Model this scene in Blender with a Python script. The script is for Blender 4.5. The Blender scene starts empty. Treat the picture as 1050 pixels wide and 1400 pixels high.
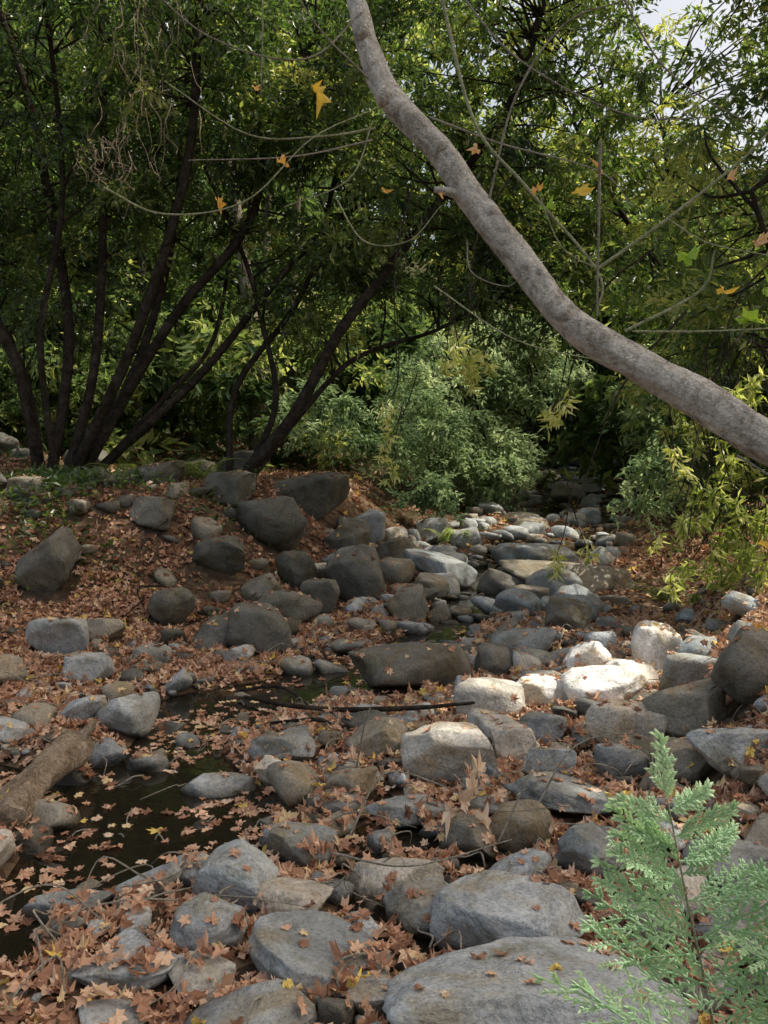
import bpy, bmesh, math, random
import numpy as np
from mathutils import Vector, noise, bvhtree
random.seed(7); R=np.random.default_rng(11)
S=bpy.context.scene
SUN=np.array([0.52,0.10,0.85]); SUN/=np.linalg.norm(SUN)

# ---------------- helpers ----------------
def mesh(name,V,FL,attrs=None,mats=None,midx=None,smooth=False,parent=None):
    V=np.asarray(V,dtype=np.float32)
    if not isinstance(FL,list): FL=[FL]
    FL=[np.asarray(f,dtype=np.int32) for f in FL if len(f)]
    me=bpy.data.meshes.new(name)
    me.vertices.add(len(V)); me.vertices.foreach_set('co',V.ravel())
    loops=np.concatenate([f.ravel() for f in FL]); tot=np.concatenate([np.full(len(f),f.shape[1],dtype=np.int32) for f in FL])
    st=np.concatenate([[0],np.cumsum(tot)[:-1]]).astype(np.int32)
    me.loops.add(len(loops)); me.loops.foreach_set('vertex_index',loops)
    me.polygons.add(len(tot)); me.polygons.foreach_set('loop_start',st); me.polygons.foreach_set('loop_total',tot)
    me.polygons.foreach_set('use_smooth',np.full(len(tot),smooth))
    me.update(calc_edges=True)
    if attrs:
        for k,a in attrs.items():
            at=me.attributes.new(k,'FLOAT','POINT'); at.data.foreach_set('value',np.asarray(a,dtype=np.float32))
    for m in (mats or []): me.materials.append(m)
    ob=bpy.data.objects.new(name,me); S.collection.objects.link(ob)
    if parent: ob.parent=parent
    return ob
def empty(name):
    e=bpy.data.objects.new(name,None); S.collection.objects.link(e); return e
class Acc:
    def __init__(s): s.V=[];s.F3=[];s.F4=[];s.A=[];s.n=0
    def add(s,V,F,a):
        F=np.asarray(F)+s.n; (s.F3 if F.shape[1]==3 else s.F4).append(F)
        s.V.append(V); s.n+=len(V); s.A.append(np.broadcast_to(a,(len(V),)))
    def build(s,name,mat,smooth=False,parent=None,extra=None):
        if not s.V: return None
        FL=[]
        if s.F3: FL.append(np.concatenate(s.F3))
        if s.F4: FL.append(np.concatenate(s.F4))
        at={'rnd':np.concatenate(s.A)}
        V=np.concatenate(s.V)
        if extra: at.update(extra(V))
        return mesh(name,V,FL,at,[mat],None,smooth,parent)
def sstep(t): t=np.clip(t,0,1); return t*t*(3-2*t)
def catmull(P,n):
    P=np.asarray(P,float); Q=np.vstack([2*P[0]-P[1],P,2*P[-1]-P[-2]]); out=[]
    for i in range(len(P)-1):
        p0,p1,p2,p3=Q[i:i+4]
        for t in np.arange(n)/n:
            out.append(.5*((2*p1)+(-p0+p2)*t+(2*p0-5*p1+4*p2-p3)*t*t+(-p0+3*p1-3*p2+p3)*t**3))
    out.append(P[-1]); return np.array(out)
def tube(acc,P,rad,sides=6,n=4,rnd=.5,rough=0):
    D=np.column_stack([np.asarray(P,float),np.broadcast_to(rad,(len(P),))]); D=catmull(D,n) if n>1 else D
    C=D[:,:3]; r=np.maximum(D[:,3],.0006); T=np.gradient(C,axis=0); T/=np.linalg.norm(T,axis=1)[:,None]+1e-9
    up=np.array([.13,.21,.97]) if abs(T[0][2])<.85 else np.array([1,.1,0.])
    V=[]
    a=np.arange(sides)/sides*2*math.pi
    N=np.cross(T[0],up); N/=np.linalg.norm(N)
    for i in range(len(C)):
        N=N-T[i]*np.dot(N,T[i]); N/=np.linalg.norm(N); B=np.cross(T[i],N)
        rr=np.full(sides,r[i])
        if rough:
            rr=rr*np.array([1+rough*noise.noise(Vector((math.cos(k)*1.6,math.sin(k)*1.6,0))+Vector(C[i]*5.)) + rough*.35*noise.noise(Vector((math.cos(k)*6,math.sin(k)*6,7))+Vector(C[i]*12.)) for k in a])
        V.append(C[i]+(np.cos(a)*rr)[:,None]*N+(np.sin(a)*rr)[:,None]*B)
    V=np.vstack(V); m=len(C); i=np.arange(m-1)[:,None]*sides; j=np.arange(sides)[None,:]; k=(j+1)%sides
    F=np.stack([i+j,i+k,i+k+sides,i+j+sides],-1).reshape(-1,4)
    acc.add(V,F,rnd)
    for e,o in ((0,-1),(m-1,1)):
        cv=C[e]+T[e]*o*r[e]*.3
        ring=V[e*sides:(e+1)*sides]
        acc.add(np.vstack([ring,cv]),np.array([[x,(x+1)%sides,sides] if o>0 else [(x+1)%sides,x,sides] for x in range(sides)]),rnd)
    return C

# ---------------- materials ----------------
def mat(name):
    m=bpy.data.materials.new(name); m.use_nodes=True; nt=m.node_tree; nt.nodes.clear()
    o=nt.nodes.new('ShaderNodeOutputMaterial'); return m,nt,o
def nd(nt,t): return nt.nodes.new(t)
def ramp(nt,fac,stops,interp='LINEAR'):
    r=nt.nodes.new('ShaderNodeValToRGB'); r.color_ramp.interpolation=interp; e=r.color_ramp.elements
    while len(e)<len(stops): e.new(.5)
    for x,(p,c) in zip(e,stops): x.position=p; x.color=(*c,1)
    nt.links.new(fac,r.inputs[0]); return r.outputs[0]
def nz(nt,scale,detail=4,rough=.6,vec=None,dist=0):
    n=nt.nodes.new('ShaderNodeTexNoise'); n.inputs['Scale'].default_value=scale; n.inputs['Detail'].default_value=detail; n.inputs['Roughness'].default_value=rough; n.inputs['Distortion'].default_value=dist
    if vec is not None: nt.links.new(vec,n.inputs['Vector'])
    return n.outputs['Fac']
def mix(nt,f,a,b,mode='MIX'):
    m=nt.nodes.new('ShaderNodeMix'); m.data_type='RGBA'; m.blend_type=mode
    for s,v in ((0,f),(6,a),(7,b)):
        if hasattr(v,'is_linked'): nt.links.new(v,m.inputs[s])
        else: m.inputs[s].default_value=v if s==0 else (*v,1)
    return m.outputs[2]
def bump(nt,h,strength,dist,prev=None):
    b=nt.nodes.new('ShaderNodeBump'); b.inputs['Strength'].default_value=strength; b.inputs['Distance'].default_value=dist
    nt.links.new(h,b.inputs['Height'])
    if prev is not None: nt.links.new(prev,b.inputs['Normal'])
    return b.outputs[0]
def attr(nt,n): a=nt.nodes.new('ShaderNodeAttribute'); a.attribute_name=n; return a.outputs['Fac']
def pos(nt): return nt.nodes.new('ShaderNodeNewGeometry').outputs['Position']

def leafmat(name,stops,trans=.4,rough=.45,spec=.4,tboost=(1.3,1.5,.6),simple=False):
    m,nt,o=mat(name); c=ramp(nt,attr(nt,'rnd'),stops)
    if simple:
        p=nd(nt,'ShaderNodeBsdfDiffuse'); nt.links.new(c,p.inputs[0])
    else:
        p=nd(nt,'ShaderNodeBsdfPrincipled'); p.inputs['Roughness'].default_value=rough; p.inputs['Specular IOR Level'].default_value=spec
        nt.links.new(c,p.inputs['Base Color'])
    t=nd(nt,'ShaderNodeBsdfTranslucent'); nt.links.new(mix(nt,1.,c,tboost,'MULTIPLY'),t.inputs[0])
    ms=nd(nt,'ShaderNodeMixShader'); ms.inputs[0].default_value=trans
    nt.links.new(p.outputs[0],ms.inputs[1]); nt.links.new(t.outputs[0],ms.inputs[2]); nt.links.new(ms.outputs[0],o.inputs[0]); return m
M_bay=leafmat('bay_leaf',[(0,(.025,.05,.022)),(.42,(.075,.125,.046)),(.78,(.15,.21,.075)),(1,(.38,.39,.17))],.5,.34,.8,(1.7,1.8,.8))
M_far=leafmat('far_leaf',[(0,(.03,.052,.03)),(.42,(.08,.125,.06)),(.82,(.165,.22,.095)),(1,(.36,.38,.18))],.45,simple=True,tboost=(1.6,1.7,.85))
M_light=leafmat('willow_leaf',[(0,(.09,.14,.08)),(.5,(.22,.31,.17)),(1,(.45,.53,.34))],.45,simple=True,tboost=(1.3,1.35,1.))
M_hang=leafmat('hanging_leaf',[(0,(.11,.17,.04)),(.5,(.31,.36,.10)),(.8,(.55,.55,.22)),(1,(.7,.65,.38))],.45,simple=False)
M_litter=leafmat('dead_leaf',[(0,(.13,.075,.05)),(.3,(.33,.185,.12)),(.6,(.57,.36,.245)),(.85,(.72,.53,.38)),(.95,(.8,.66,.5)),(1,(.75,.58,.18))],.2,simple=True,tboost=(1.2,.9,.6))
M_yel=leafmat('sycamore_leaf',[(0,(.25,.5,.08)),(.35,(.42,.6,.1)),(.5,(.85,.64,.12)),(.75,(.8,.5,.16)),(1,(.72,.52,.36))],.45,.5,.3,(1.2,1.1,.6))
M_cyp=leafmat('cypress_foliage',[(0,(.22,.38,.19)),(.5,(.38,.57,.34)),(1,(.6,.76,.5))],.35,.5,.3,(1.15,1.25,.8))

def rockmat():
    m,nt,o=mat('river_rock'); r=attr(nt,'rnd'); w=attr(nt,'wet'); P=pos(nt)
    base=ramp(nt,r,[(0,(.095,.095,.08)),(.14,(.155,.15,.13)),(.28,(.30,.27,.21)),(.42,(.25,.275,.28)),(.56,(.40,.425,.43)),(.68,(.34,.385,.41)),(.82,(.46,.43,.37)),(.9,(.64,.61,.54)),(1,(.86,.84,.79))])
    n1=nz(nt,5,6,.65,P,.5); c=mix(nt,.8,base,ramp(nt,n1,[(.3,(.48,.48,.46)),(.5,(.95,.95,.95)),(.7,(1.38,1.37,1.34))]),'MULTIPLY')
    n2=nz(nt,2.6,5,.65,P,1.2); c=mix(nt,ramp(nt,n2,[(.5,(0,0,0)),(.64,(.85,.85,.85))]),c,mix(nt,1.,c,(.84,.7,.5),'MULTIPLY'))
    n4=nz(nt,3.4,6,.7,P,2.); c=mix(nt,ramp(nt,n4,[(.53,(0,0,0)),(.64,(.7,.7,.7))]),c,mix(nt,.6,c,(.14,.155,.085)))
    n3=nz(nt,70,3,.65,P); c=mix(nt,.6,c,ramp(nt,n3,[(.32,(.42,.42,.42)),(.5,(1,1,1)),(.72,(1.38,1.38,1.38))]),'MULTIPLY')
    wv=nd(nt,'ShaderNodeTexVoronoi'); wv.inputs['Scale'].default_value=30; nt.links.new(P,wv.inputs['Vector'])
    pit=ramp(nt,wv.outputs['Distance'],[(.0,(0,0,0)),(.16,(1,1,1))])
    c=mix(nt,.4,c,mix(nt,1.,c,pit,'MULTIPLY'))
    c=mix(nt,w,c,mix(nt,1.,c,(.33,.31,.27),'MULTIPLY'))
    p=nd(nt,'ShaderNodeBsdfPrincipled'); nt.links.new(c,p.inputs['Base Color']); p.inputs['Specular IOR Level'].default_value=.35
    nt.links.new(ramp(nt,w,[(0,(.75,.75,.75)),(1,(.3,.3,.3))]),p.inputs['Roughness'])
    b=bump(nt,n1,.8,.05); b=bump(nt,n4,.4,.03,b); b=bump(nt,n3,.35,.006,b); b=bump(nt,pit,.35,.005,b); nt.links.new(b,p.inputs['Normal'])
    nt.links.new(p.outputs[0],o.inputs[0]); return m
M_rock=rockmat()
def groundmat():
    m,nt,o=mat('creek_ground'); P=pos(nt)
    n1=nz(nt,3,6,.65,P,.5)
    c=ramp(nt,n1,[(.3,(.04,.03,.021)),(.5,(.07,.054,.04)),(.7,(.11,.086,.064))])
    v=nd(nt,'ShaderNodeTexVoronoi'); v.inputs['Scale'].default_value=14; nt.links.new(P,v.inputs['Vector'])
    sep=nd(nt,'ShaderNodeSeparateColor'); nt.links.new(v.outputs['Color'],sep.inputs[0])
    lc=ramp(nt,sep.outputs[0],[(0,(.05,.032,.022)),(.4,(.11,.07,.046)),(.7,(.18,.12,.075)),(1,(.26,.18,.12))])
    c=mix(nt,ramp(nt,nz(nt,1.3,4,.6,P),[(.35,(.1,.1,.1)),(.6,(.75,.75,.75))]),c,lc)
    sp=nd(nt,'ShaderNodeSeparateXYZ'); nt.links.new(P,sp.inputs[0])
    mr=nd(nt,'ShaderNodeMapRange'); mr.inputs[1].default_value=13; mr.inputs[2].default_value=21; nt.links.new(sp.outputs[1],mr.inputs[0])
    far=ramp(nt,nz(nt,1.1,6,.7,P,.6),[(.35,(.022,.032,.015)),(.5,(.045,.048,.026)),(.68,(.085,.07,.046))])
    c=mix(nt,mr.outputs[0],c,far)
    p=nd(nt,'ShaderNodeBsdfDiffuse'); nt.links.new(c,p.inputs[0])
    b=bump(nt,n1,.6,.06); b=bump(nt,v.outputs['Distance'],.5,.03,b); nt.links.new(b,p.inputs['Normal'])
    nt.links.new(p.outputs[0],o.inputs[0]); return m
M_ground=groundmat()
def barkmat(name,a,b_,c_,sc=1,lich=0.):
    m,nt,o=mat(name); P=pos(nt)
    n1=nz(nt,9*sc,6,.7,P,.8); c=ramp(nt,n1,[(.3,a),(.5,b_),(.7,c_)])
    n2=nz(nt,55*sc,5,.75,P); c=mix(nt,.7,c,ramp(nt,n2,[(.35,(.45,.45,.45)),(.6,(1.3,1.3,1.3))]),'MULTIPLY')
    v=nd(nt,'ShaderNodeTexVoronoi'); v.inputs['Scale'].default_value=60*sc; v.feature='DISTANCE_TO_EDGE'
    nt.links.new(P,v.inputs['Vector']); cr=ramp(nt,v.outputs['Distance'],[(0,(0,0,0)),(.12,(1,1,1))])
    c=mix(nt,.2,c,cr,'MULTIPLY')
    if lich: c=mix(nt,ramp(nt,nz(nt,6,6,.7,P,1.8),[(.44,(0,0,0)),(.57,(lich,)*3)]),c,mix(nt,.6,c,(.84,.82,.75)))
    p=nd(nt,'ShaderNodeBsdfDiffuse'); nt.links.new(c,p.inputs[0])
    b=bump(nt,n1,.8,.03); b=bump(nt,cr,.5,.008,b); b=bump(nt,n2,.9,.012,b); nt.links.new(b,p.inputs['Normal'])
    nt.links.new(p.outputs[0],o.inputs[0]); return m
M_bark=barkmat('alder_bark',(.25,.225,.185),(.5,.47,.40),(.74,.71,.63),1,.85)
M_dark=barkmat('bay_bark',(.022,.018,.014),(.05,.042,.034),(.1,.086,.07),.7)
M_pale=barkmat('sycamore_bark',(.10,.085,.06),(.18,.155,.12),(.3,.27,.22),.4)
M_drift=barkmat('driftwood',(.17,.13,.09),(.32,.26,.19),(.46,.39,.3),1)
M_twig=barkmat('twig',(.24,.22,.17),(.46,.43,.35),(.6,.57,.47),2)
M_vine=barkmat('green_twig',(.3,.34,.2),(.5,.54,.33),(.62,.64,.44),2)
def watermat():
    m,nt,o=mat('creek_water'); P=pos(nt)
    p=nd(nt,'ShaderNodeBsdfPrincipled'); p.inputs['Base Color'].default_value=(.016,.014,.009,1); p.inputs['Roughness'].default_value=.04; p.inputs['IOR'].default_value=1.33
    nt.links.new(bump(nt,nz(nt,9,3,.5,P),.12,.02),p.inputs['Normal']); nt.links.new(p.outputs[0],o.inputs[0]); return m
M_water=watermat()

# ---------------- terrain ----------------
FOOT=np.array([(-60,2),(-12,5.6),(-4,6.9),(-2,7.6),(-.6,8.8),(.2,11),(1.2,16),(2.0,22),(3.2,30),(10,60),(30,160)],float)
CH=np.array([(-1.9,-4),(-1.75,1.5),(-1.45,3),(-1.05,4.25),(-1.35,5.2),(-1.2,6.2),(-.45,6.95),(.5,8.3),(.95,10),(1.6,13),(3.0,18),(4.7,24),(6.6,34),(12,60)],float)
CH2=np.array([(-3.6,5.1),(-2.4,4.75),(-1.2,4.4)],float)
def pdist(x,y,PL):
    d=np.full(x.shape,1e9)
    for (ax,ay),(bx,by) in zip(PL[:-1],PL[1:]):
        vx,vy=bx-ax,by-ay; t=np.clip(((x-ax)*vx+(y-ay)*vy)/(vx*vx+vy*vy),0,1)
        d=np.minimum(d,np.hypot(x-ax-t*vx,y-ay-t*vy))
    return d
def basez(y): return .03*np.clip(y-6,0,60)+.035*np.clip(y-13,0,60)+.04*np.clip(y-20,0,60)
_ph=R.uniform(0,6.28,(24,)); _k=R.normal(0,1,(24,2)); _k/=np.linalg.norm(_k,axis=1)[:,None]
def wob(x,y):
    s=0
    for i in range(24):
        f=1.3*1.17**i; s=s+np.sin((x*_k[i,0]+y*_k[i,1])*f+_ph[i])/(f**.75)
    return s*.16
def height(x,y):
    x=np.asarray(x,float); y=np.asarray(y,float)
    z=basez(y)
    s=y>np.interp(x,FOOT[:,0],FOOT[:,1]); d=np.where(s,pdist(x,y,FOOT),0)
    w=np.interp(y,[8,11.5],[4.2,2.2]); z=z+np.interp(y,[13,18],[1.25,.8])*sstep(d/w)+.11*np.clip(d-4,0,99)+.25*np.clip(d-9,0,60)
    xr=np.interp(y,[-5,2,4,6,9,13,20,30,60],[2.2,1.55,1.35,1.85,2.9,4.2,6.2,8.5,16]); e=np.clip((x-xr)*.95,0,None)
    z=z+.6*sstep(e/1.)+.13*np.clip(e-1,0,99)+.22*np.clip(e-6,0,60)
    z=z+.22*np.clip(y-34,0,80)
    hw_=np.interp(y,[0,3.2,4,4.6,5.6,6.3,7,60],[.02,.02,.3,.25,.12,.3,.15,.15])
    c=np.minimum(pdist(x,y,CH)-hw_,pdist(x,y,CH2)-.1); z=z-.16*(1-sstep(c/.4))
    return z+wob(x,y)*.45*np.interp(np.hypot(x,y),[0,10,60],[.3,.5,2])
def waterz(y): return basez(y)-.06
ns=340
s=np.linspace(-1,1,ns); xs=90*np.sinh(4.6*s)/math.sinh(4.6)
t=np.linspace(0,1,ns+80); ys=-8+148*np.sinh(3.3*t)/math.sinh(3.3)
X,Y=np.meshgrid(xs,ys); Z=height(X,Y)
TV=np.stack([X,Y,Z],-1).reshape(-1,3)
ii=(np.arange(len(ys)-1)[:,None]*ns+np.arange(ns-1)[None,:]).ravel()
TF=np.stack([ii,ii+1,ii+1+ns,ii+ns],1)
mesh('ground',TV,TF,None,[M_ground],None,True)
wy=np.concatenate([np.linspace(-6,16,90),np.linspace(16.5,60,60)]); wx=np.linspace(-1,1,14)
cxw=np.interp(wy,CH[:,1],CH[:,0]); hw=np.interp(wy,[0,5,7,8.5,12,60],[3.2,3.0,2.2,1.3,1.1,1.5])
WV=np.stack([cxw[:,None]-.1+wx[None]*hw[:,None],np.repeat(wy[:,None],14,1),np.repeat(waterz(wy)[:,None],14,1)],-1).reshape(-1,3)
k=(np.arange(len(wy)-1)[:,None]*14+np.arange(13)[None,:]).ravel()
mesh('creek_water',WV,np.stack([k,k+1,k+15,k+14],1),None,[M_water],None,True)

# ---------------- rocks ----------------
def ico(sub):
    bm=bmesh.new(); bmesh.ops.create_icosphere(bm,subdivisions=sub,radius=1)
    V=np.array([v.co[:] for v in bm.verts]); F=np.array([[v.index for v in f.verts] for f in bm.faces]); bm.free(); return V,F
ICO={i:ico(i) for i in (2,3,4,5)}
def rockshape(seed,sub,cuts=8,amp=1.,lo=.5):
    rg=np.random.default_rng(seed); V,F=ICO[sub]; V=V.copy()
    n2=Vector(rg.uniform(-50,50,3)); V=V*(1+.32*np.array([noise.noise(Vector(v)*.9-n2) for v in V]))[:,None]
    for i in range(cuts):
        n=rg.normal(0,1,3); n/=np.linalg.norm(n); dd=rg.uniform(lo,.84); q=V@n
        ex=np.clip(q-dd,0,None); V=V-(ex*rg.uniform(.8,1))[:,None]*n
    dd=rg.uniform(.45,.72); tl=rg.normal(0,.18,2); n=np.array([tl[0],tl[1],1.]); n/=np.linalg.norm(n); V=V-(np.clip(V@n-dd,0,None)*.82)[:,None]*n
    o=Vector(rg.uniform(-50,50,3))
    nn=np.array([noise.fractal(Vector(v)*1.6+o,.85,2.1,6) for v in V])
    V=V*(1+.08*amp*nn)[:,None]
    mx=V.max(0);mn=V.min(0); V=(V-(mx+mn)/2)/((mx-mn)/2); return V,F
def wetf(V):
    wz=waterz(V[:,1]); return {'wet':np.clip(1-(V[:,2]-wz-.02)/.05,0,1)}
H=[(.42,2.55,.85,.5,.2,.66),(.46,3.12,.54,.36,.22,.57),(.17,3.27,.34,.26,.15,.42),(-.22,2.9,.46,.36,.13,.44),(-.62,3.05,.26,.2,.14,.5),
(-.58,3.4,.33,.3,.2,.66),(-.8,3.58,.22,.18,.12,.5),(.04,3.52,.4,.22,.14,.84),(-.35,3.3,.3,.22,.12,.82),(-1.22,3.35,.34,.22,.15,.45),
(-.83,2.85,.3,.25,.1,.64),(-.6,2.78,.22,.17,.09,.8),(-.38,3.8,.32,.2,.15,.4),(-.88,4.65,.38,.22,.18,.5),(-.6,4.67,.18,.14,.13,.97),
(-.58,4.98,.38,.22,.15,.42),(-.17,4.5,.28,.2,.15,.3),(.36,4.75,.5,.32,.28,.86),(.74,4.97,.27,.24,.22,.84),(.87,4.6,.28,.2,.16,.66),
(-.03,5.08,.38,.24,.18,.3),(.12,4.2,.42,.22,.13,.4),(.95,4.25,.7,.35,.12,.42),(.38,3.88,.26,.22,.16,.2),(.87,3.65,.3,.2,.18,.4),
(-1.62,5.55,.38,.3,.25,.55),(-1.88,5.5,.28,.2,.15,.6),(-1.62,5.08,.24,.2,.17,.45),(-1.35,5.0,.24,.15,.12,.4),(-1.42,5.75,.22,.18,.13,.4),(-2.25,5.25,.27,.2,.14,.5),
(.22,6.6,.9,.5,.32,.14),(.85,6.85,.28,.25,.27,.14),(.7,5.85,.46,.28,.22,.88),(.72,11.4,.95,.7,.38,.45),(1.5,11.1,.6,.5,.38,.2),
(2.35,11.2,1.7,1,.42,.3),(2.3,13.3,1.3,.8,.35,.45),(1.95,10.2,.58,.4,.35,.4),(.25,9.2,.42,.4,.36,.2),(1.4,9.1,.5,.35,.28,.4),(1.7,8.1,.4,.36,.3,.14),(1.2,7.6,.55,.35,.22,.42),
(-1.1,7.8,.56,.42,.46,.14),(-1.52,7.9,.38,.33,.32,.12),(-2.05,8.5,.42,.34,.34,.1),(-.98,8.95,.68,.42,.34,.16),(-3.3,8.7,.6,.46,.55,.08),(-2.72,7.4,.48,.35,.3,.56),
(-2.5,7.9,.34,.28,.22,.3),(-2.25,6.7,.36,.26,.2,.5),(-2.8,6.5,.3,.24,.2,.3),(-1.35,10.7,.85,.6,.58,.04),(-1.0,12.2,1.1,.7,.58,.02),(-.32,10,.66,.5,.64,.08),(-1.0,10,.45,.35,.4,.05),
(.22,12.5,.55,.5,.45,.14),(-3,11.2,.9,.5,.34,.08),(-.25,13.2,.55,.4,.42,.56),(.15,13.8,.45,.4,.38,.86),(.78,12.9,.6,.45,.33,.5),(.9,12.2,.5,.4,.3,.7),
(1.6,7.0,.4,.3,.25,1),(2.2,7.1,.42,.34,.36,1),(1.5,5.95,.58,.35,.25,1),(2.08,6.0,.42,.32,.3,.5),(1.4,5.1,.44,.3,.26,.82),(1.76,5.1,.46,.34,.3,.3),(2.15,5.0,.52,.4,.36,.14),  # palest tints: sun-patch rocks whitened so they look more strongly sunlit
(1.6,4.5,.42,.25,.2,.3),(1.72,4.3,.44,.26,.22,.62),(1.25,4.62,.25,.2,.18,.4),(.97,5.4,.32,.22,.18,.45),(1.12,6.05,.52,.28,.2,1),(1.8,6.45,.4,.3,.24,1),(1.95,8.9,.5,.4,.32,.4),(-.55,5.5,.2,.16,.1,.2),  # palest tints here too: sunlight boosted in the rock colour
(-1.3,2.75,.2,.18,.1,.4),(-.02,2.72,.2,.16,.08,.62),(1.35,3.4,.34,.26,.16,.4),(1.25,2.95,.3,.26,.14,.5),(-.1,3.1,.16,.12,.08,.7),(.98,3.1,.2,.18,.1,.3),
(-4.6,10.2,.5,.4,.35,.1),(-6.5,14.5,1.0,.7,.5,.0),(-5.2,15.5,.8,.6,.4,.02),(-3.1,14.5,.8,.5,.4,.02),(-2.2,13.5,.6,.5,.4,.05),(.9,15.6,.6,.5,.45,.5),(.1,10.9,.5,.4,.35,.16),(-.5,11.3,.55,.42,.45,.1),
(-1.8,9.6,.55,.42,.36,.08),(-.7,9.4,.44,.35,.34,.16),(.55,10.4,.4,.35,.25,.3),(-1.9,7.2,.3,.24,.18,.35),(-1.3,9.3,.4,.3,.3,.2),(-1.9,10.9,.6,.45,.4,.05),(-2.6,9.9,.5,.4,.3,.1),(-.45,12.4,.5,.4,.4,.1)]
bv=[TV];bf=[np.vstack([TF[:,[0,1,2]],TF[:,[0,2,3]]])];bn=len(TV)
for i,(x,y,w,d,h,tn) in enumerate(H):
    V,F=rockshape(100+i,5 if y<5 else 4,random.choice((6,9,12)),1.1,.5)
    a=random.uniform(-.3,.3); ca,sa=math.cos(a),math.sin(a)
    hz=h*.62; V=V*np.array([w*.53,d*.58,hz])
    ti=random.uniform(-.2,.2); V=V@np.array([[math.cos(ti),0,math.sin(ti)],[0,1,0],[-math.sin(ti),0,math.cos(ti)]])
    V=V@np.array([[ca,sa,0],[-sa,ca,0],[0,0,1]]); z0=float(height(x,y))
    V=V+np.array([x,y,z0+h-hz])
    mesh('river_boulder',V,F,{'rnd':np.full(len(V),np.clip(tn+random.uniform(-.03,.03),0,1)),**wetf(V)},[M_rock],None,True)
    bv.append(V);bf.append(F+bn);bn+=len(V)
HA=np.array([h[:4] for h in H])
var2=[rockshape(500+i,2,7,1,.42) for i in range(18)]; var3=[rockshape(700+i,3,9,1.2,.45) for i in range(24)]
placed=[]
def scatter(acc,n,xf,yr,sz,tint,keepout=.5,sink=.28):
    for _ in range(n):
        y=random.uniform(*yr); lo,hi=xf(y); x=random.uniform(lo,hi); r=sz[0]*(sz[1]/sz[0])**(random.random()**1.4)/2
        if np.any(((x-HA[:,0])/(HA[:,2]*keepout+r*.6))**2+((y-HA[:,1])/(HA[:,3]*keepout+r*.6))**2<1): continue
        if any((x-a)**2+(y-b)**2<((r+q)*.75)**2 for a,b,q in placed[-900:]): continue
        placed.append((x,y,r)); V,F=random.choice(var3 if r*900/y>12 else var2)
        a=random.uniform(0,6.28); sc=np.array([r*random.uniform(1,1.5),r*random.uniform(.65,1),r*random.uniform(.4,.85)])
        V=V*sc; ti=random.gauss(0,.2); V=V@np.array([[math.cos(ti),0,math.sin(ti)],[0,1,0],[-math.sin(ti),0,math.cos(ti)]])
        ca,sa=math.cos(a),math.sin(a); V=V@np.array([[ca,sa,0],[-sa,ca,0],[0,0,1]])
        V=V+np.array([x,y,float(height(x,y))+sc[2]*(1-2*sink)]); acc.add(V,F,random.uniform(*tint))
A=Acc()
cx=lambda y: float(np.interp(y,CH[:,1],CH[:,0]))
scatter(A,420,lambda y:(-.5,2.2),(3.8,8),(.14,.4),(.05,.8))
scatter(A,420,lambda y:(-2.6,2.1),(2.3,8),(.1,.3),(.05,.86))
scatter(A,420,lambda y:(cx(y)-1.2,cx(y)+1.7),(7.5,14),(.14,.6),(.05,.7))
scatter(A,560,lambda y:(cx(y)-1.5,cx(y)+2.0),(13,33),(.16,.8),(.2,.86))
scatter(A,240,lambda y:(-1.8+(y-9)*.35,1.1+(y-9)*.2),(8.5,15),(.2,.6),(0,.5))
scatter(A,90,lambda y:(-5,-.8),(6.8,11),(.14,.5),(0,.3))
scatter(A,60,lambda y:(1.5,4),(4,10),(.12,.4),(.1,.8))
scatter(A,18,lambda y:(-9,-1.5),(13,20),(.25,.7),(.0,.1))
placed=[]
scatter(A,900,lambda y:(-2.4,2.0),(2.2,8),(.03,.1),(.05,.8),.5)
scatter(A,600,lambda y:(cx(y)-1.2,cx(y)+1.5),(7.5,15),(.05,.16),(.05,.75),.5)
ob=A.build('creek_stones',M_rock,True,extra=wetf)
V=np.concatenate(A.V); bv.append(V); bf.append(np.concatenate(A.F3)+bn); bn+=len(V)
BV=bvhtree.BVHTree.FromPolygons(np.concatenate(bv).tolist(),np.concatenate(bf).tolist())

# ---------------- leaf litter ----------------
OUT=[(-90,.12),(-66,.55),(-38,.5),(-14,.8),(6,.52),(22,.7),(42,.95),(60,.62),(74,.74),(90,1.05),(106,.74),(120,.62),(138,.95),(158,.7),(174,.52),(194,.8),(218,.5),(246,.55)]
LA=np.array([(math.cos(math.radians(a))*r,math.sin(math.radians(a))*r,0) for a,r in OUT]+[(0,0,0)]); nL=len(LA)
LFc=np.array([[i,(i+1)%(nL-1),nL-1] for i in range(nL-1)])
def lobed(acc,c,nrm,rad,yaw,curl,rnd):
    n=len(c); nrm=nrm/np.linalg.norm(nrm,axis=1)[:,None]
    ref=np.stack([np.cos(yaw),np.sin(yaw),np.zeros(n)+.01],1); t=ref-nrm*(ref*nrm).sum(1)[:,None]; t/=np.linalg.norm(t,axis=1)[:,None]; b=np.cross(nrm,t)
    r2=(LA[:,0]**2+LA[:,1]**2); ph=R.uniform(0,6.28,n); th=np.arctan2(LA[:,1],LA[:,0])
    z=curl[:,None]*r2[None]*(.35+.65*np.sin(2*th[None]+ph[:,None]))+R.normal(0,.12,(n,nL))*(r2>0)
    sx=(1-.45*np.abs(np.clip(curl,-1,1)))*R.uniform(.7,1.1,n); sy=R.uniform(.85,1.1,n)
    V=c[:,None]+rad[:,None,None]*(LA[None,:,0,None]*sx[:,None,None]*t[:,None]+LA[None,:,1,None]*sy[:,None,None]*b[:,None]+z[:,:,None]*nrm[:,None])
    F=(LFc[None]+(np.arange(n)*nL)[:,None,None]).reshape(-1,3)
    acc.add(V.reshape(-1,3),F,np.repeat(rnd,nL))
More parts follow.
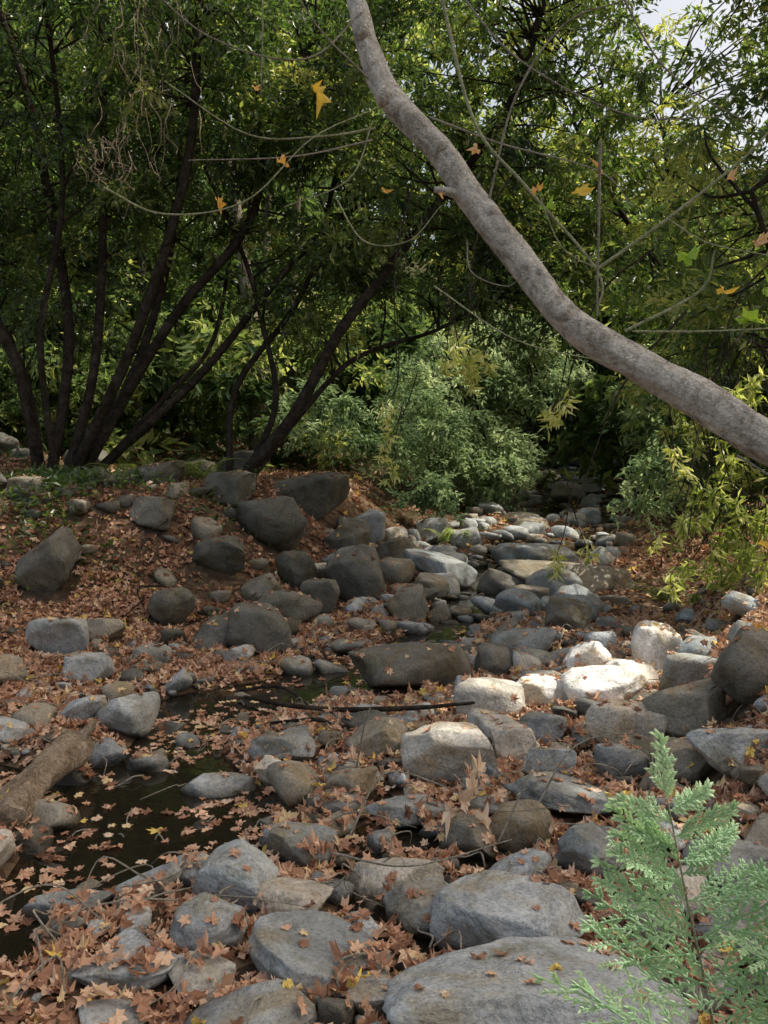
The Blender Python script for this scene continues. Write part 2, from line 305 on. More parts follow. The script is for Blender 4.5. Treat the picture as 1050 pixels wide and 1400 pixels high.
def litter(acc,n,xf,yr,rr,yb=1.,ydark=0,onrock=.05,patch=.0):
    C=[];N=[];RD=[];RN=[];CU=[]
    for _ in range(n):
        y=yr[0]+(yr[1]-yr[0])*random.random()**yb; lo,hi=xf(y); x=random.uniform(lo,hi)
        loc,no,_,_=BV.ray_cast(Vector((x,y,30)),Vector((0,0,-1)))
        if loc is None: continue
        g=float(height(x,y)); wz=float(waterz(y)); r=random.uniform(*rr); cl=noise.noise(Vector((x*1.3,y*1.3,5)))
        if loc.z<wz:
            if random.random()>.12+.5*cl: continue
            loc=Vector((x,y,wz+.006)); no=Vector((random.gauss(0,.06),random.gauss(0,.06),1)); cu=random.uniform(-.1,.25)
        elif loc.z>g+.09 or (loc.z>g+.035 and random.random()>.6):
            if random.random()>onrock or no.z<.6: continue
            cu=random.uniform(-.2,.6); r*=.8; loc.z+=.006
        else:
            if cl*1.4+random.random()<-.15+patch: continue
            no=no*.8+Vector((random.gauss(0,.5),random.gauss(0,.5),.4)); cu=random.gauss(.4,.55); loc.z+=random.uniform(.004,.04)
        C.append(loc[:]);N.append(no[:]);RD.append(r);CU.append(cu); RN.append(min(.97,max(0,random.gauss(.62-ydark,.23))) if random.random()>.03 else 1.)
    n=len(C); lobed(acc,np.array(C),np.array(N),np.array(RD),R.uniform(0,6.28,n),np.array(CU),np.array(RN))
A=Acc()
litter(A,34000,lambda y:(-.56*y,.56*y),(2.1,9),(.026,.056),.72,0,.06)
litter(A,15000,lambda y:(-6,0.5),(6.8,12.5),(.03,.06),1,.25,.14,.15)  # left bank: darker leaves, tint lowered further to stand for its shade
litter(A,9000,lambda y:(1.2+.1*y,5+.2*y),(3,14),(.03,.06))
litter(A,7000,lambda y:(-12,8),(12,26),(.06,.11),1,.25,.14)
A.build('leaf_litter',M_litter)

# ---------------- sun gaps: crown leaves dropped to place the light patches ----------------
GAPS=[(1.45,6.0,1.1,.45),(2.15,6.95,.7,.45),(2.8,7.05,1.1,.6),(.95,5.9,.5,.25),(.15,1.32,.5,.45),(1.75,6.5,.5,.5),(2.9,17.5,1.1,1.5),(.5,20.1,2.4,1.8),(.42,4.75,.25,.16),(2.8,5.6,.7,.5),(.3,13.5,.5,.5),(2.1,7.7,.8,.4),(-.85,6.7,.3,.2),(.75,11.3,.3,.3),(2.5,11.4,.6,.3),(.9,14.5,.5,.5),(1.9,9.0,.22,.2),(-.9,10.4,.25,.25),(.55,3.1,.14,.1),(-.5,3.4,.12,.1)]
def gapmask(P):
    t=(P[:,2]-.35)/SUN[2]; g=P[:,:2]-SUN[None,:2]*t[:,None]; m=np.zeros(len(P),bool); j=R.normal(1,.1,len(P))
    for x,y,a,b in GAPS: m|=((g[:,0]-x)/a)**2+((g[:,1]-y)/b)**2<j
    return m
def addleaves(acc,c,ax,nr,L,W,rnd,gaps=True):
    if gaps:
        k=~gapmask(c+ax/np.linalg.norm(ax,axis=1)[:,None]*L[:,None]*.5); c,ax,nr,L,W,rnd=[q[k] for q in (c,ax,nr,L,W,rnd)]
    n=len(c); ax=ax/np.linalg.norm(ax,axis=1)[:,None]; sd=np.cross(nr,ax); sd/=np.linalg.norm(sd,axis=1)[:,None]+1e-9; nr=np.cross(ax,sd)
    L=L[:,None];W=W[:,None]
    V=np.stack([c,c+ax*L*.45+sd*W*.5+nr*W*.18,c+ax*L-nr*L*.08,c+ax*L*.45-sd*W*.5+nr*W*.18],1).reshape(-1,3)
    b=np.arange(n)*4; F=np.concatenate([np.stack([b,b+1,b+2],1),np.stack([b,b+2,b+3],1)]); acc.add(V,F,np.repeat(rnd,4))
def crown(parent,ells,nc,nl,L,W,spread,mat_,skel,barkm,tint=(.5,.2),gaps=True,twigs=True,name='crown',jit=4.):
    A=Acc();B=Acc()
    for (cx_,cy,cz,rx,ry,rz),frac in ells:
        m=int(nc*frac); u=R.normal(0,1,(m,3)); u/=np.linalg.norm(u,axis=1)[:,None]; rr=R.uniform(.15,1,m)**.5
        C=np.array([cx_,cy,cz])+u*rr[:,None]*np.array([rx,ry,rz])
        C[:,2]+=.35*np.sin(C[:,0]*2.1+cy)+.3*np.sin(C[:,1]*1.9)
        C=C[C[:,2]>height(C[:,0],C[:,1])+.2]
        for c in C:
            k=int(nl*random.uniform(.5,1.3)); sp=spread*random.uniform(.6,1.3)
            nt_=max(3,k//14); dirs=R.normal(0,1,(nt_,3)); dirs[:,2]=dirs[:,2]*.5-.15; dirs/=np.linalg.norm(dirs,axis=1)[:,None]
            ti=R.integers(0,nt_,k); tt=R.uniform(.12,1,k); droop=np.zeros((k,3)); droop[:,2]=-tt**2*.3*sp
            p=c+dirs[ti]*(tt*sp)[:,None]+droop+R.normal(0,.05*sp,(k,3))
            ax=dirs[ti]*.8+R.normal(0,.6,(k,3)); ax[:,2]-=.25; nr=R.normal(0,.55,(k,3)); nr[:,2]+=.8
            cb=random.gauss(*tint)
            addleaves(A,p,ax,nr,L*R.uniform(.6,1.25,k),W*R.uniform(.7,1.25,k),np.clip(cb+R.normal(0,.17,k),0,1),gaps)
            if twigs and skel is not None:
                q=skel[np.argmin(((skel-c)**2).sum(1)+R.uniform(0,jit,len(skel)))]
                if np.linalg.norm(q-c)<3.6 and not (gaps and gapmask(np.array([(q+c)/2,c,q*.3+c*.7])).any()):
                    mid=(q+c)/2+R.normal(0,.15,3)+np.array([0,0,.12]); tube(B,[q,mid,c],[.02,.012,.005],4,3)
    A.build('leaves',mat_,parent=parent)
    if B.V: B.build('twigs',barkm,True,parent)

def stems(parent,data,matb,sides=8):
    A=Acc(); sk=[]
    for P,r0,r1 in data:
        n=len(P); P=[np.array(p)+(0 if i==0 else R.normal(0,.06,3)) for i,p in enumerate(P)]
        P=[P[0]-np.array([0,0,.4])]+P; rad=np.concatenate([[r0*1.35],np.linspace(r0,r1,n)])
        sk.append(tube(A,P,rad,sides,5,.5,.14))
    A.build('stems',matb,True,parent); return np.vstack(sk)
bay=empty('bay_laurel_tree')
sk=stems(bay,[([(-4.65,12,1.5),(-4.95,11.8,2.9),(-5.25,11.7,4.1),(-5.1,11.6,6.2),(-5.1,11.5,8.6)],.085,.045),
([(-4.5,12,1.5),(-4.35,12.3,3.5),(-4.6,12.5,5.5),(-5,12.6,7),(-5.6,12.7,8.5)],.08,.04),
([(-4.3,12,1.5),(-3.8,12.1,3.2),(-3.75,12.2,5.5),(-3.8,12.2,8.6)],.075,.045),
([(-4.2,11.9,1.5),(-3.2,11.7,3.3),(-2.7,11.6,5.5),(-2.35,11.6,7.5),(-2.2,11.6,9)],.08,.04),
([(-4.1,12,1.5),(-2.85,12.2,3.6),(-1.95,12.4,5),(-1.45,12.5,6.2),(-.75,12.6,8)],.08,.035),
([(-4.0,12.1,1.5),(-2.75,12.5,2.85),(-1.55,12.7,4.3),(-.75,12.9,5.1),(0,13,5.7)],.07,.025),
([(-4.25,12.2,1.5),(-3.6,12.8,3.1),(-3.05,13,5),(-2.95,13,7.1),(-2.9,13,9)],.07,.04),
([(-4.7,12.2,1.5),(-5.3,12.9,3.1),(-6.2,13.2,4.6),(-7,13.4,6.5)],.065,.03),
([(-4.35,11.8,1.5),(-4.5,11.6,3.4),(-4.1,11.5,5.2),(-4.3,11.5,8)],.05,.03),
([(-4.0,12.2,1.5),(-3.2,12.8,2.6),(-2.5,13.2,3.6),(-2.3,13.6,5.2)],.05,.025)],M_dark)
crown(bay,[((-4.6,12.4,7.2,3.2,2.4,2.6),1.05),((-2,12.3,7.6,2.2,2,2.3),.8),((-4.8,13.6,4.8,2.8,1.3,1.6),.5)],145,185,.13,.042,.58,M_bay,sk,M_dark,(.33,.28))
bay2=empty('bay_laurel_tree')
sk=stems(bay2,[([(-2.05,12,1.35),(-1.25,12,2.4),(-.75,12,3.4),(.05,12,4.3),(.75,12,5.2),(1.7,12.1,6.5),(2.2,12.2,8)],.085,.045),
([(-2.0,12.1,1.35),(-1.45,12.3,2.4),(-1.75,12.5,3.7),(-2.05,12.6,4.7),(-2.5,12.7,6)],.05,.025),
([(-1.9,12.1,1.35),(-.85,12.6,2.8),(-.25,12.8,3.3),(.75,13,3.8),(1.8,13.2,4.3)],.045,.02),
([(-2.1,12.2,1.35),(-2,12.6,2.8),(-1.2,12.8,4.2),(-.6,13,6),(-.3,13,8)],.055,.025)],M_dark)
crown(bay2,[((.8,12.6,6.8,2.9,2,2.3),1.),((-.8,13.3,4.7,1.6,1,1.1),.25),((1.9,13,4.7,1.6,1.1,1.0),.4)],145,185,.13,.042,.56,M_bay,sk,M_dark,(.48,.28))
rt=empty('bay_laurel_tree')
sk=stems(rt,[([(5.0,9,.9),(4.7,8.8,2.3),(4.3,8.6,4),(4.3,8.5,5.5),(4.2,8.4,6.6)],.11,.03),([(5.1,9.1,.9),(5.5,9,3),(5.6,8.8,5),(5.9,8.6,6.5)],.09,.03),([(4.9,9,1.0),(4.0,8.4,2.2),(3.5,7.9,3.2),(3.1,7.6,4.0)],.06,.02)],M_dark)
crown(rt,[((4.5,8.8,3.7,1.9,2.2,2.2),1.),((3.7,8.6,2.3,1.2,1.2,1.1),.4),((4.4,8.6,6.6,1.9,2.0,1.4),.28)],140,180,.12,.038,.48,M_bay,sk,M_dark,(.6,.25))
rt=empty('bay_laurel_tree')
sk=stems(rt,[([(6.2,14,1.3),(5.4,14,3.5),(4.6,14,5.4),(4.2,14,7.2)],.13,.03),([(6.3,14,1.3),(6.6,14,4),(7,14,6)],.1,.03),([(5.6,14,3.2),(3.8,14.2,5.5),(2.6,14.4,8)],.07,.02)],M_dark)
crown(rt,[((4.4,14.3,5.6,2.2,2,2.4),.85),((6.3,14.3,3.6,2,1.6,1.7),.5),((5.0,14.5,8.6,3.4,1.6,1.5),.3),((2.2,14.5,8.8,2,1.6,1.4),.25)],130,150,.15,.048,.55,M_bay,sk,M_dark,(.65,.25))
# tall unseen tree added up-sun on the right bank to shade the creek
rt=empty('added_shade_tree')
sk=stems(rt,[([(9.5,4,2.0),(9.2,4,6),(8.6,4.4,10),(8.0,4.6,13.5)],.28,.1),([(9.4,4,6),(7.8,3,9),(6.4,2.4,12)],.14,.05),([(9.3,4,6.5),(8.6,6.8,9.5),(7.8,9,12.5)],.14,.05),([(9.3,4,7),(10.6,3.2,10),(11,3,12.5)],.14,.05)],M_pale)
crown(rt,[((7.2,4.8,12.4,4.4,4.0,2.2),1.),((6.0,9.6,12.2,3.8,3.2,1.9),.6)],270,110,.26,.17,.85,M_far,sk,M_pale,(.6,.2))
wl=empty('willow_shrub')
sk=stems(wl,[([(2.4,20,1.1),(2.3,20,2.3),(1.8,20,3.6)],.04,.015),([(2.5,20,1.1),(3.1,20,2.2),(3.5,20,3.4)],.04,.015),([(2.6,20.2,1.1),(3.9,20.4,2),(4.4,20.4,2.9)],.035,.015)],M_dark)
crown(wl,[((2.6,20.5,3.7,2.1,1.4,1.4),1.),((1.0,19.5,3.0,1.2,1,1),.3),((2.0,19.4,2.1,1.5,.9,.8),.5)],110,220,.14,.05,.5,M_light,sk,M_dark,(.6,.28),gaps=False)
wl=empty('willow_shrub')
sk=stems(wl,[([(6.6,17,1.7),(6.2,17,2.4),(6.0,17,3.4)],.05,.02),([(6.7,17,1.7),(7.3,17,2.6),(7.6,17,3.2)],.05,.02)],M_dark)
crown(wl,[((6.2,17.5,2.9,1.5,1.3,1.4),1.)],80,200,.14,.045,.45,M_light,sk,M_dark,(.35,.2),gaps=False)
wl=empty('bank_shrub')
crown(wl,[((.6,17.5,2.2,1.2,1,.8),.5),((-.9,16.5,2.5,1.3,.8,.7),.4),((4.0,11.4,1.5,.9,1.1,.6),.4),((7.6,25,3.4,1.6,1.2,1.4),.6),((2.4,25,2.5,1.4,1.2,1.0),.6),((4.9,29,3.0,1.8,1.2,1.3),.7),((1.0,16,1.6,.6,.5,.4),.15)],60,140,.13,.05,.42,M_light,None,M_dark,(.3,.25),gaps=False)

# ---- distant wooded hillside ----
dt=empty('distant_trees'); A=Acc()
for i in range(46):
    y=random.uniform(19,46); x=random.uniform(-.62*y-1,.62*y+2)
    if x>0: continue
    z=float(height(x,y)); h=random.uniform(7,13); lean=random.uniform(-1.2,1.2)
    r=random.uniform(.1,.24)
    tube(A,[(x,y,z-.4),(x+lean*.2,y,z+h*.35),(x+lean*.6,y,z+h*.7),(x+lean,y,z+h)],[r*1.2,r,r*.7,r*.3],7,4,.5)
A.build('trunks',M_pale,True,dt)
EL=[]
for i in range(350):
    y=random.uniform(20,50); x=random.uniform(-.6*y-2,.6*y+3); z=float(height(x,y))
    u=x/y
    top=np.interp(u,[-.5,-.1,.12,.2,.5],[.64,.58,.46,.31,.28])*y+1.65
    zc=z+.6+(max(top-z,3)-.6)*random.random()**1.25; r=random.uniform(1.4,2.9)
    if -.02<u<.26 and y<31: continue
    EL.append(((x,y,zc,r*1.25,r,r*.8),1.))
for i in range(26):
    y=random.uniform(31,36); x=random.uniform(0,9.5); EL.append(((x,y,float(height(x,y))+random.uniform(.5,4.5),2.2,1.5,1.4),1.3))
crown(dt,EL,13,80,.42,.17,1.1,M_far,None,M_dark,(.42,.3),gaps=False,twigs=False)
us=empty('understory_shrubs')
crown(us,[((-7,19,4.0,3,1.5,1.8),1.),((-2,20.5,3.8,3,1.5,1.8),1.),((-9.5,16,3.8,1.8,1.4,2),.8),((9.8,20,4.2,3,1.6,2.4),1.),((11,27,5,3,1.6,2.8),1.),((.5,28,5.2,3,1.6,2.4),.8)],38,150,.22,.08,.8,M_far,None,M_dark,(.6,.25),gaps=False,twigs=False)

# ground cover on left bank
A=Acc()
n=6500; x=R.normal(-4.4,1.2,n); y=R.normal(10.6,.9,n); z=height(x,y)+R.uniform(.01,.2,n)
k=np.sin(x*3)+np.sin(y*4+x)+R.normal(0,.5,n)>-.2
x,y,z=x[k],y[k],z[k]; n=len(x); ax=R.normal(0,1,(n,3)); ax[:,2]=np.abs(ax[:,2])*.7; nr=R.normal(0,.4,(n,3)); nr[:,2]+=1
addleaves(A,np.stack([x,y,z],1),ax,nr,R.uniform(.06,.13,n),R.uniform(.03,.06,n),np.clip(R.normal(.4,.2,n),0,1),False)
for cx_,cy in ((-2.9,11.6),(-3.4,11.9),(-2.5,11.9),(-3.1,12.6),(1.1,14.6),(3.3,9.5)):
    for f in range(11):
        a=random.uniform(0,6.28); L=random.uniform(.3,.7); z0=float(height(cx_,cy)); t_=np.linspace(.1,1,22); ox,oy=random.gauss(0,.12),random.gauss(0,.12)
        p=np.stack([cx_+ox+np.cos(a)*t_*L,cy+oy+np.sin(a)*t_*L,z0+L*(1.1*t_-.75*t_**2)+.05],1)
        for sgn in (-1,1):
            ax=np.tile([-math.sin(a)*sgn+math.cos(a)*.5,math.cos(a)*sgn+math.sin(a)*.5,-.1],(22,1)); nr=np.tile([0,0,1.],(22,1))
            addleaves(A,p,ax,nr,.13*(1-t_)+.02,np.full(22,.03),np.clip(R.normal(.8,.1,22),0,1),False)
A.build('groundcover_plants',M_bay)

# ---------------- leaning alder trunk ----------------
al=empty('leaning_alder_tree'); A=Acc()
TP=[(3.7,3.3,.1),(3.1,3.3,.75),(2.5,3.3,1.22),(1.95,3.35,1.52),(1.47,3.4,1.75),(1.23,3.5,1.92),(.965,3.6,2.10),(.75,3.7,2.27),(.60,3.8,2.50),(.40,3.9,2.79),(.25,4.0,3.05),(.03,4.1,3.32),(-.075,4.15,3.57),(-.115,4.2,3.76),(-.18,4.3,4.0),(-.4,4.5,4.8),(-.5,4.7,5.8),(-.9,4.9,6.8)]
TR=np.array([.17,.13,.11,.098,.088,.08,.074,.07,.066,.069,.067,.066,.054,.049,.047,.045,.035,.025])*.9
tube(A,TP,TR,44,20,.5,.2)
def knot(p,r,d):
    d=np.array(d,float);d/=np.linalg.norm(d);p=np.array(p)
    tube(A,[p-d*r*.8,p+d*r*.3,p+d*r*.7],[r*1.15,r*.9,r*.5],14,5,.5,.25)
knot((.0,4.06,3.31),.045,(-.6,-.7,-.2)); knot((.25,3.95,3.05),.034,(.2,-1,.1)); knot((.37,3.87,2.80),.04,(-.8,-.6,-.2)); knot((.46,3.83,2.74),.032,(.4,-.9,.2)); knot((.74,3.65,2.27),.034,(-.3,-1,-.2)); knot((-.09,4.11,3.62),.028,(.7,-.7,.2)); knot((1.25,3.44,1.91),.028,(0,-1,.1)); knot((.6,3.75,2.5),.028,(-.5,-.8,.1))
tube(A,[(.38,3.9,2.8),(.3,3.9,2.84),(.22,3.92,2.86)],[.03,.022,.014],10,4,.5,.2)
A.build('trunk',M_bark,True,al)
tw=Acc(); grn=Acc()
SH=[([(-.04,4.05,3.17),(-.27,3.9,3.08),(-.58,3.85,3.07),(-.92,3.8,3.27)],.006,1),
([(-.05,4.0,3.1),(-.38,3.8,2.96),(-.8,3.7,2.91)],.005,0),([(-1.15,3.7,2.8),(-.9,3.65,2.68),(-.56,3.62,2.72),(-.29,3.65,2.98),(-.03,3.9,3.2)],.0045,1),
([(-.2,3.7,2.76),(-.08,3.65,2.57),(.1,3.6,2.56),(.23,3.6,2.7)],.004,1),([(.24,3.9,3.68),(.38,3.8,3.1),(.59,3.75,2.82),(.88,3.7,2.46),(.88,3.7,2.29)],.009,1),
([(.86,3.6,2.95),(.87,3.65,2.6),(.88,3.7,2.28)],.008,0),([(.88,3.7,2.47),(1.15,3.65,2.66),(1.45,3.6,2.9),(1.62,3.6,3.1)],.008,1),([(.97,3.6,2.2),(1.25,3.55,2.35),(1.29,3.5,2.5)],.007,1),
([(.2,3.6,2.38),(.52,3.5,2.15),(.9,3.5,2.06)],.004,1),([(1.0,3.6,2.2),(1.3,3.6,2.2),(1.7,3.6,2.22)],.005,1),([(-.06,4.1,3.4),(-.3,4,3.6),(-.5,3.9,3.9)],.005,0),([(.45,3.85,2.8),(.55,3.8,3.2),(.75,3.8,3.5),(1.0,3.8,3.6)],.006,0),
([(.36,3.9,2.64),(.37,3.8,2.48),(.5,3.7,2.4),(.56,3.65,2.43)],.004,0),([(-.55,4,4.1),(-.52,3.9,3.6),(-.53,3.9,3.25)],.005,0),([(1.35,3.4,1.7),(1.5,3.3,1.6),(1.7,3.2,1.62)],.005,0),
([(1.0,3.9,3.7),(1.2,3.8,3.3),(1.6,3.7,3.0)],.005,0),([(.3,4.2,3.9),(.6,4.1,3.5),(1.1,4.1,3.25),(1.5,4,3.2)],.005,0),
([(-.05,4.05,3.2),(-.15,3.9,2.9),(-.42,3.8,2.75)],.004,1),([(-.1,4.1,3.7),(-.35,4.0,3.45),(-.75,3.9,3.5),(-1.1,3.9,3.8)],.005,0),([(.88,3.7,2.47),(.72,3.65,2.55),(.62,3.65,2.78)],.004,1),([(.2,4,3.2),(.5,3.9,3.05),(.9,3.8,2.9),(1.05,3.8,2.75)],.005,0),([(1.15,3.65,2.66),(1.3,3.6,2.55),(1.55,3.6,2.5)],.004,1)]
for P,r,g in SH: tube(grn if g else tw,P,np.linspace(r,r*.5,len(P)),5,8,.5,.1)
tw.build('bare_twigs',M_twig,True,al); grn.build('green_twigs',M_vine,True,al)
LV=np.array([(-.275,3.18,23,.5),(-.53,3.2,8,.9),(-.42,2.9,13,.75),(-.68,2.74,13,.7),(0,2.79,8,.65),(.62,2.785,12,.8),(.67,2.72,16,.1),(.80,2.78,16,.5),(.885,2.865,12,.9),(1.42,2.835,11,.95),(1.54,2.58,14,1.),(1.24,2.52,20,.12),(1.5,2.26,25,.2),(1.59,2.39,17,.3),(.38,2.957,12,.98),(.23,2.77,6,.95),(1.58,1.33,10,.5),(1.56,.99,11,.8),(1.4,2.38,13,.55)])
LVa=Acc(); n=len(LV); c=np.stack([LV[:,0],np.full(n,3.7),LV[:,1]],1); nr=R.normal(0,.5,(n,3))+np.array([0,-.45,.75])
lobed(LVa,c,nr,LV[:,2]*1.25*3.7/1212,R.uniform(3.6,5.8,n),R.uniform(.5,1.2,n),LV[:,3]); LVa.build('leaves',M_yel,parent=al)

# ---------------- hanging leafy sprays ----------------
def spray(acc,tacc,p,L,dirx,n=12,ll=.1,tint=.6):
    p=np.array(p,float); d=np.array([dirx,random.uniform(-.4,.4),-.8]); d/=np.linalg.norm(d); side=np.array([random.uniform(-.8,.8),random.uniform(-.5,.5),0])
    t_=np.linspace(0,1,n); P=p+d*(t_*L)[:,None]+side*(t_*(1-t_)*L)[:,None]; tube(tacc,[P[0]-d*.25+np.array([0,0,.1]),P[0],P[n//2],P[-1]],[.006,.004,.003,.0015],4,4)
    for q in range(random.randint(2,4)):
        b=P[min(n-1,int((.35+.65*(q+1)/4)*n))]; m=random.randint(9,15); ax=R.normal(0,.75,(m,3)); ax[:,2]-=.45; nr=R.normal(0,.7,(m,3)); nr[:,1]-=.4
        addleaves(acc,b+R.normal(0,.02,(m,3)),ax,nr,ll*R.uniform(.6,1.25,m),ll*.27*R.uniform(.7,1.2,m),np.clip(R.normal(tint,.25,m),0,1),False)
hs=empty('hanging_bay_branches'); A=Acc(); B=Acc()
for i in range(75):
    x=random.uniform(2.55,3.8); y=random.uniform(7.3,8.3); zt=random.uniform(.95,2.6)
    spray(A,B,(x,y,zt),random.uniform(.25,.5),random.uniform(-.7,.5),12,.115,.6)
for (x,y,z,L) in ((.55,7,2.75,.4),(.65,7,2.8,.35),(.75,7.05,2.7,.3),(.6,7.1,2.6,.35),(.5,7.05,2.65,.3),(.7,7,2.65,.3),(1.45,7,2.35,.35),(1.38,7,2.25,.35),(1.52,7,1.25,.45),(1.45,7.1,1.15,.35),(.12,8,2.4,.5),(.2,8,2.2,.55),(.1,8.1,1.9,.45),(2.2,6.8,2,.4),(.5,7.2,2.9,.3),(2.2,6.8,1.3,.4),(2.35,6.9,1.0,.4)):
    spray(A,B,(x,y,z),L,random.uniform(-.4,.4),12,.10,.85)
for (a,b) in (((.65,7.05,2.75),(1.2,8.6,4.4)),((.12,8,2.4),(.3,9.5,4.6)),((1.45,7,2.35),(2.4,8,3.6)),((1.5,7,1.3),(2.6,7.7,3.0)),((2.6,7.1,2.3),(3.6,8,3.6)),((2.3,6.8,1.3),(3.3,8,3))):
    a=np.array(a);b=np.array(b); tube(B,[a,(a+b)/2+np.array([-.1,0,.15]),b],[.004,.008,.012],5,5)
A.build('leaves',M_hang,parent=hs); B.build('twigs',M_dark,True,hs)

# ---------------- cypress sapling ----------------
cy=empty('cypress_sapling'); A=Acc(); B=Acc()
def frond(p0,d,L,nrm,level,rnd):
    d=d/np.linalg.norm(d); sd=np.cross(nrm,d); sd/=np.linalg.norm(sd)
    if level==0:
        w=.0027; V=np.array([p0,p0+d*L*.5+sd*w,p0+d*L,p0+d*L*.5-sd*w,p0+d*L*.5+nrm*.0015])
        A.add(V,np.array([[0,1,4],[1,2,4],[2,3,4],[3,0,4]]),rnd); return
    m=[0,8,12,12][level]; prev=p0; bend=R.normal(0,.16,3)
    for i in range(m):
        t=(i+.6)/m; q=p0+d*L*t+bend*L*t*t*.6
        s=sd*(1 if i%2 else -1); prof=(1-t)**.7*(.55+.45*min(1,t*5))
        dd=d*1.0+s*.62+nrm*random.uniform(-.25,.25)
        frond(q,dd,max(.012,L*[0,.42,.44,.62][level]*prof*random.uniform(.7,1.2)),nrm,level-1,min(1,max(0,rnd+random.uniform(-.15,.2)+.15*t)))
        frond(prev,q-prev+1e-6,np.linalg.norm(q-prev)*1.4,nrm,0,rnd*.8); prev=q
    frond(prev,d+bend*.5,L/m*1.3,nrm,0,rnd)
def stem(P,r): return tube(B,P,np.linspace(r,r*.3,len(P)),7,8,.5,.1)
ms=stem([(.66,1.42,float(height(.66,1.42))-.05),(.6,1.42,.4),(.54,1.42,.75),(.49,1.4,.95),(.455,1.4,1.12)],.004)
face=np.array([-.15,-.85,.45])
def along(C,lo,hi,n,L0,L1):
    for i in range(n):
        t=lo+(hi-lo)*i/(n-1); q=C[int(t*(len(C)-1))]; s=1 if i%2 else -1
        u=(i/(n-1)); L=L0+(L1-L0)*u
        nrm=face+R.normal(0,.3,3); nrm/=np.linalg.norm(nrm)
        frond(q,np.array([s*.85,random.uniform(-.25,.15),.5+random.uniform(-.2,.25)]),L*random.uniform(.8,1.15),nrm,2,random.uniform(.25,.75))
along(ms,.42,.97,24,.28,.08)
frond(ms[-1],np.array([-.2,0,1.]),.08,face/np.linalg.norm(face),2,.8)
s2=stem([(.6,1.42,.5),(.7,1.4,.75),(.78,1.38,.95),(.82,1.38,1.12),(.84,1.38,1.24)],.004); along(s2,.25,.98,22,.25,.09)
s3=stem([(.6,1.42,.3),(.78,1.5,.5),(.95,1.55,.75),(1.05,1.6,1.05)],.005); along(s3,.15,.98,14,.26,.08)
s4=stem([(.62,1.42,.3),(.66,1.35,.5),(.72,1.32,.72),(.7,1.3,.86)],.004); along(s4,.25,.98,16,.22,.07)
A.build('sprays',M_cyp,parent=cy); B.build('stem',M_vine,True,cy)

# ---------------- logs, sticks ----------------
A=Acc()
tube(A,[(-1.72,3.98,.04),(-1.76,4.2,.07),(-1.74,4.5,.09),(-1.70,4.78,.1),(-1.68,4.88,.11)],[.075,.088,.08,.095,.07],26,8,.5,.3); tube(A,[(-1.7,4.75,.12),(-1.62,4.82,.22),(-1.6,4.84,.26)],[.035,.025,.012],10,4,.5,.3)
A.build('driftwood_log',M_drift,True)
A=Acc()
for P,r in (([(-.95,5.95,.1),(-.5,5.75,.08),(.1,5.65,.1),(.75,5.75,.13)],.016),([(-.75,5.6,.02),(-.4,5.4,.1),(-.25,5.3,.05)],.012),([(-1.1,6.5,.0),(-.75,6.35,.07),(-.5,5.9,.05)],.014)): tube(A,P,[r*.7]+[r]*(len(P)-2)+[r*.5],8,8,.5,.25)
A.build('fallen_branch',M_dark,True)
A=Acc()
for i in range(220):
    y=random.uniform(2.5,8); x=random.uniform(-.42*y,.48*y); z=float(height(x,y)); a=random.uniform(0,6.28); L=random.uniform(.1,.45)
    P=[np.array([x,y,z+.02])+np.array([math.cos(a)*L*t_+random.gauss(0,.03),math.sin(a)*L*t_+random.gauss(0,.03),abs(random.gauss(.03,.03))+.05*math.sin(t_*3.1)]) for t_ in (0,.33,.66,1)]
    tube(A,P,[.004,.004,.003,.0015],5,4,.5)
for P in ([(-.15,3.85,.03),(0,4,.25),(.25,3.95,.22),(.5,3.9,.12),(.8,3.75,.2)],[(.35,3.9,.05),(.42,3.95,.3),(.55,4,.45)],[(.5,3.8,.02),(.62,3.85,.25),(.7,3.9,.42)],[(1.15,3.9,.02),(1.2,3.9,.3),(1.18,3.95,.5)],[(-.15,4.6,.05),(-.1,4.4,.35),(-.05,4.4,.5)],[(.7,4,.1),(.9,4.1,.35),(1.2,4.1,.4),(1.4,4.2,.2)],[(-.2,3.5,.1),(.1,3.3,.14),(.5,3.4,.2)]): tube(A,P,np.linspace(.0055,.002,len(P)),5,8,.5)
A.build('dry_twigs',M_twig,True)
A=Acc(); c=np.array([(.40,3.9,.22),(.36,3.88,.16),(.44,3.85,.08),(.42,3.9,.30),(.3,3.9,.12)]); n=len(c)
lobed(A,c,R.normal(0,.6,(n,3))+np.array([0,-.8,.4]),np.full(n,.075),R.uniform(0,6.28,n),R.uniform(.9,1.5,n),np.full(n,.94)); A.build('dry_leaf_cluster',M_litter)
A=Acc()
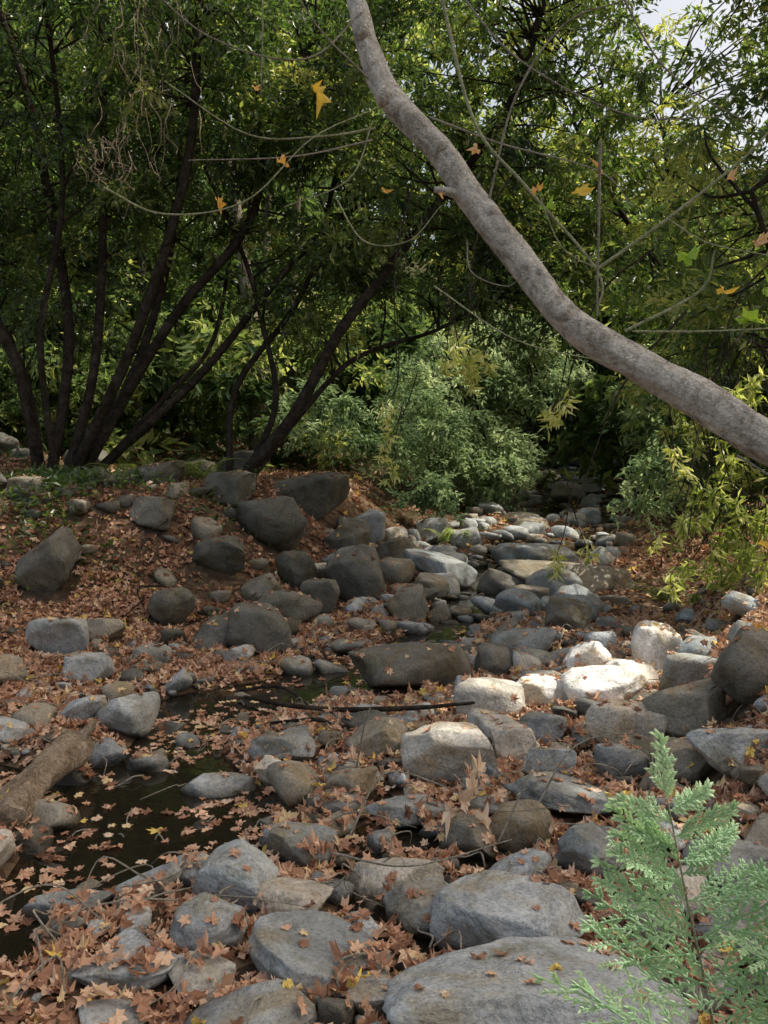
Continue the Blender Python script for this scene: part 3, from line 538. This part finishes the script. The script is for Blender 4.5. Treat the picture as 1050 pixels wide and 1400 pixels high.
for i in range(12):
    x=-2.2+random.uniform(-.3,.9); y=9.2+random.uniform(-.6,.7); z=float(height(x,y))
    tube(A,[(x,y,z+.1),(x+random.gauss(0,.1),y-.25,z+.1),(x+random.gauss(0,.2),y-.5,z-.08)],[.016,.01,.004],5,4,.5)
A.build('exposed_roots',M_dark,True)
A=Acc()
for i in range(90):
    x=random.gauss(-2.55,.25); y=random.uniform(9.3,9.8); z=random.uniform(5.2,7)
    if i>50: x=random.gauss(-3,.2); z=random.uniform(4.7,5.1)
    P=[np.array([x,y,z])]
    for k in range(3): P.append(P[-1]+np.array([random.gauss(0,.06),random.gauss(0,.06),-random.uniform(.05,.25) if i<=50 else random.gauss(0,.09)]))
    tube(A,P,[.005,.004,.003,.0015],4,3)
A.build('dead_hanging_twigs',M_drift,True)

# ---------------- light, sky, camera ----------------
w=bpy.data.worlds.new('World'); S.world=w; w.use_nodes=True; nt=w.node_tree
bg=nt.nodes['Background']; sky=nt.nodes.new('ShaderNodeTexSky'); sky.sky_type='NISHITA'; sky.sun_disc=False
sky.sun_elevation=math.asin(SUN[2]); sky.sun_rotation=math.atan2(SUN[0],SUN[1]); sky.dust_density=6; sky.air_density=1.0; sky.ozone_density=.6
c=mix(nt,1.,sky.outputs[0],(1.78,1.6,1.34),'MULTIPLY'); nt.links.new(c,bg.inputs[0]); bg.inputs[1].default_value=.15
l=bpy.data.lights.new('sun','SUN'); l.energy=5; l.angle=math.radians(.5); l.color=(1,.95,.86)
lo=bpy.data.objects.new('sun',l); S.collection.objects.link(lo); lo.rotation_euler=Vector(SUN).to_track_quat('Z','Y').to_euler()
cam=bpy.data.cameras.new('camera'); co=bpy.data.objects.new('camera',cam); S.collection.objects.link(co)
cam.sensor_fit='VERTICAL'; cam.sensor_height=32; cam.lens=16/math.tan(math.radians(30)); cam.clip_end=600; cam.clip_start=.05
co.location=(0,0,1.65); co.rotation_euler=(math.radians(90-2.83),0,0); S.camera=co
S.view_settings.view_transform='Standard'; S.view_settings.look='None'; S.view_settings.exposure=0
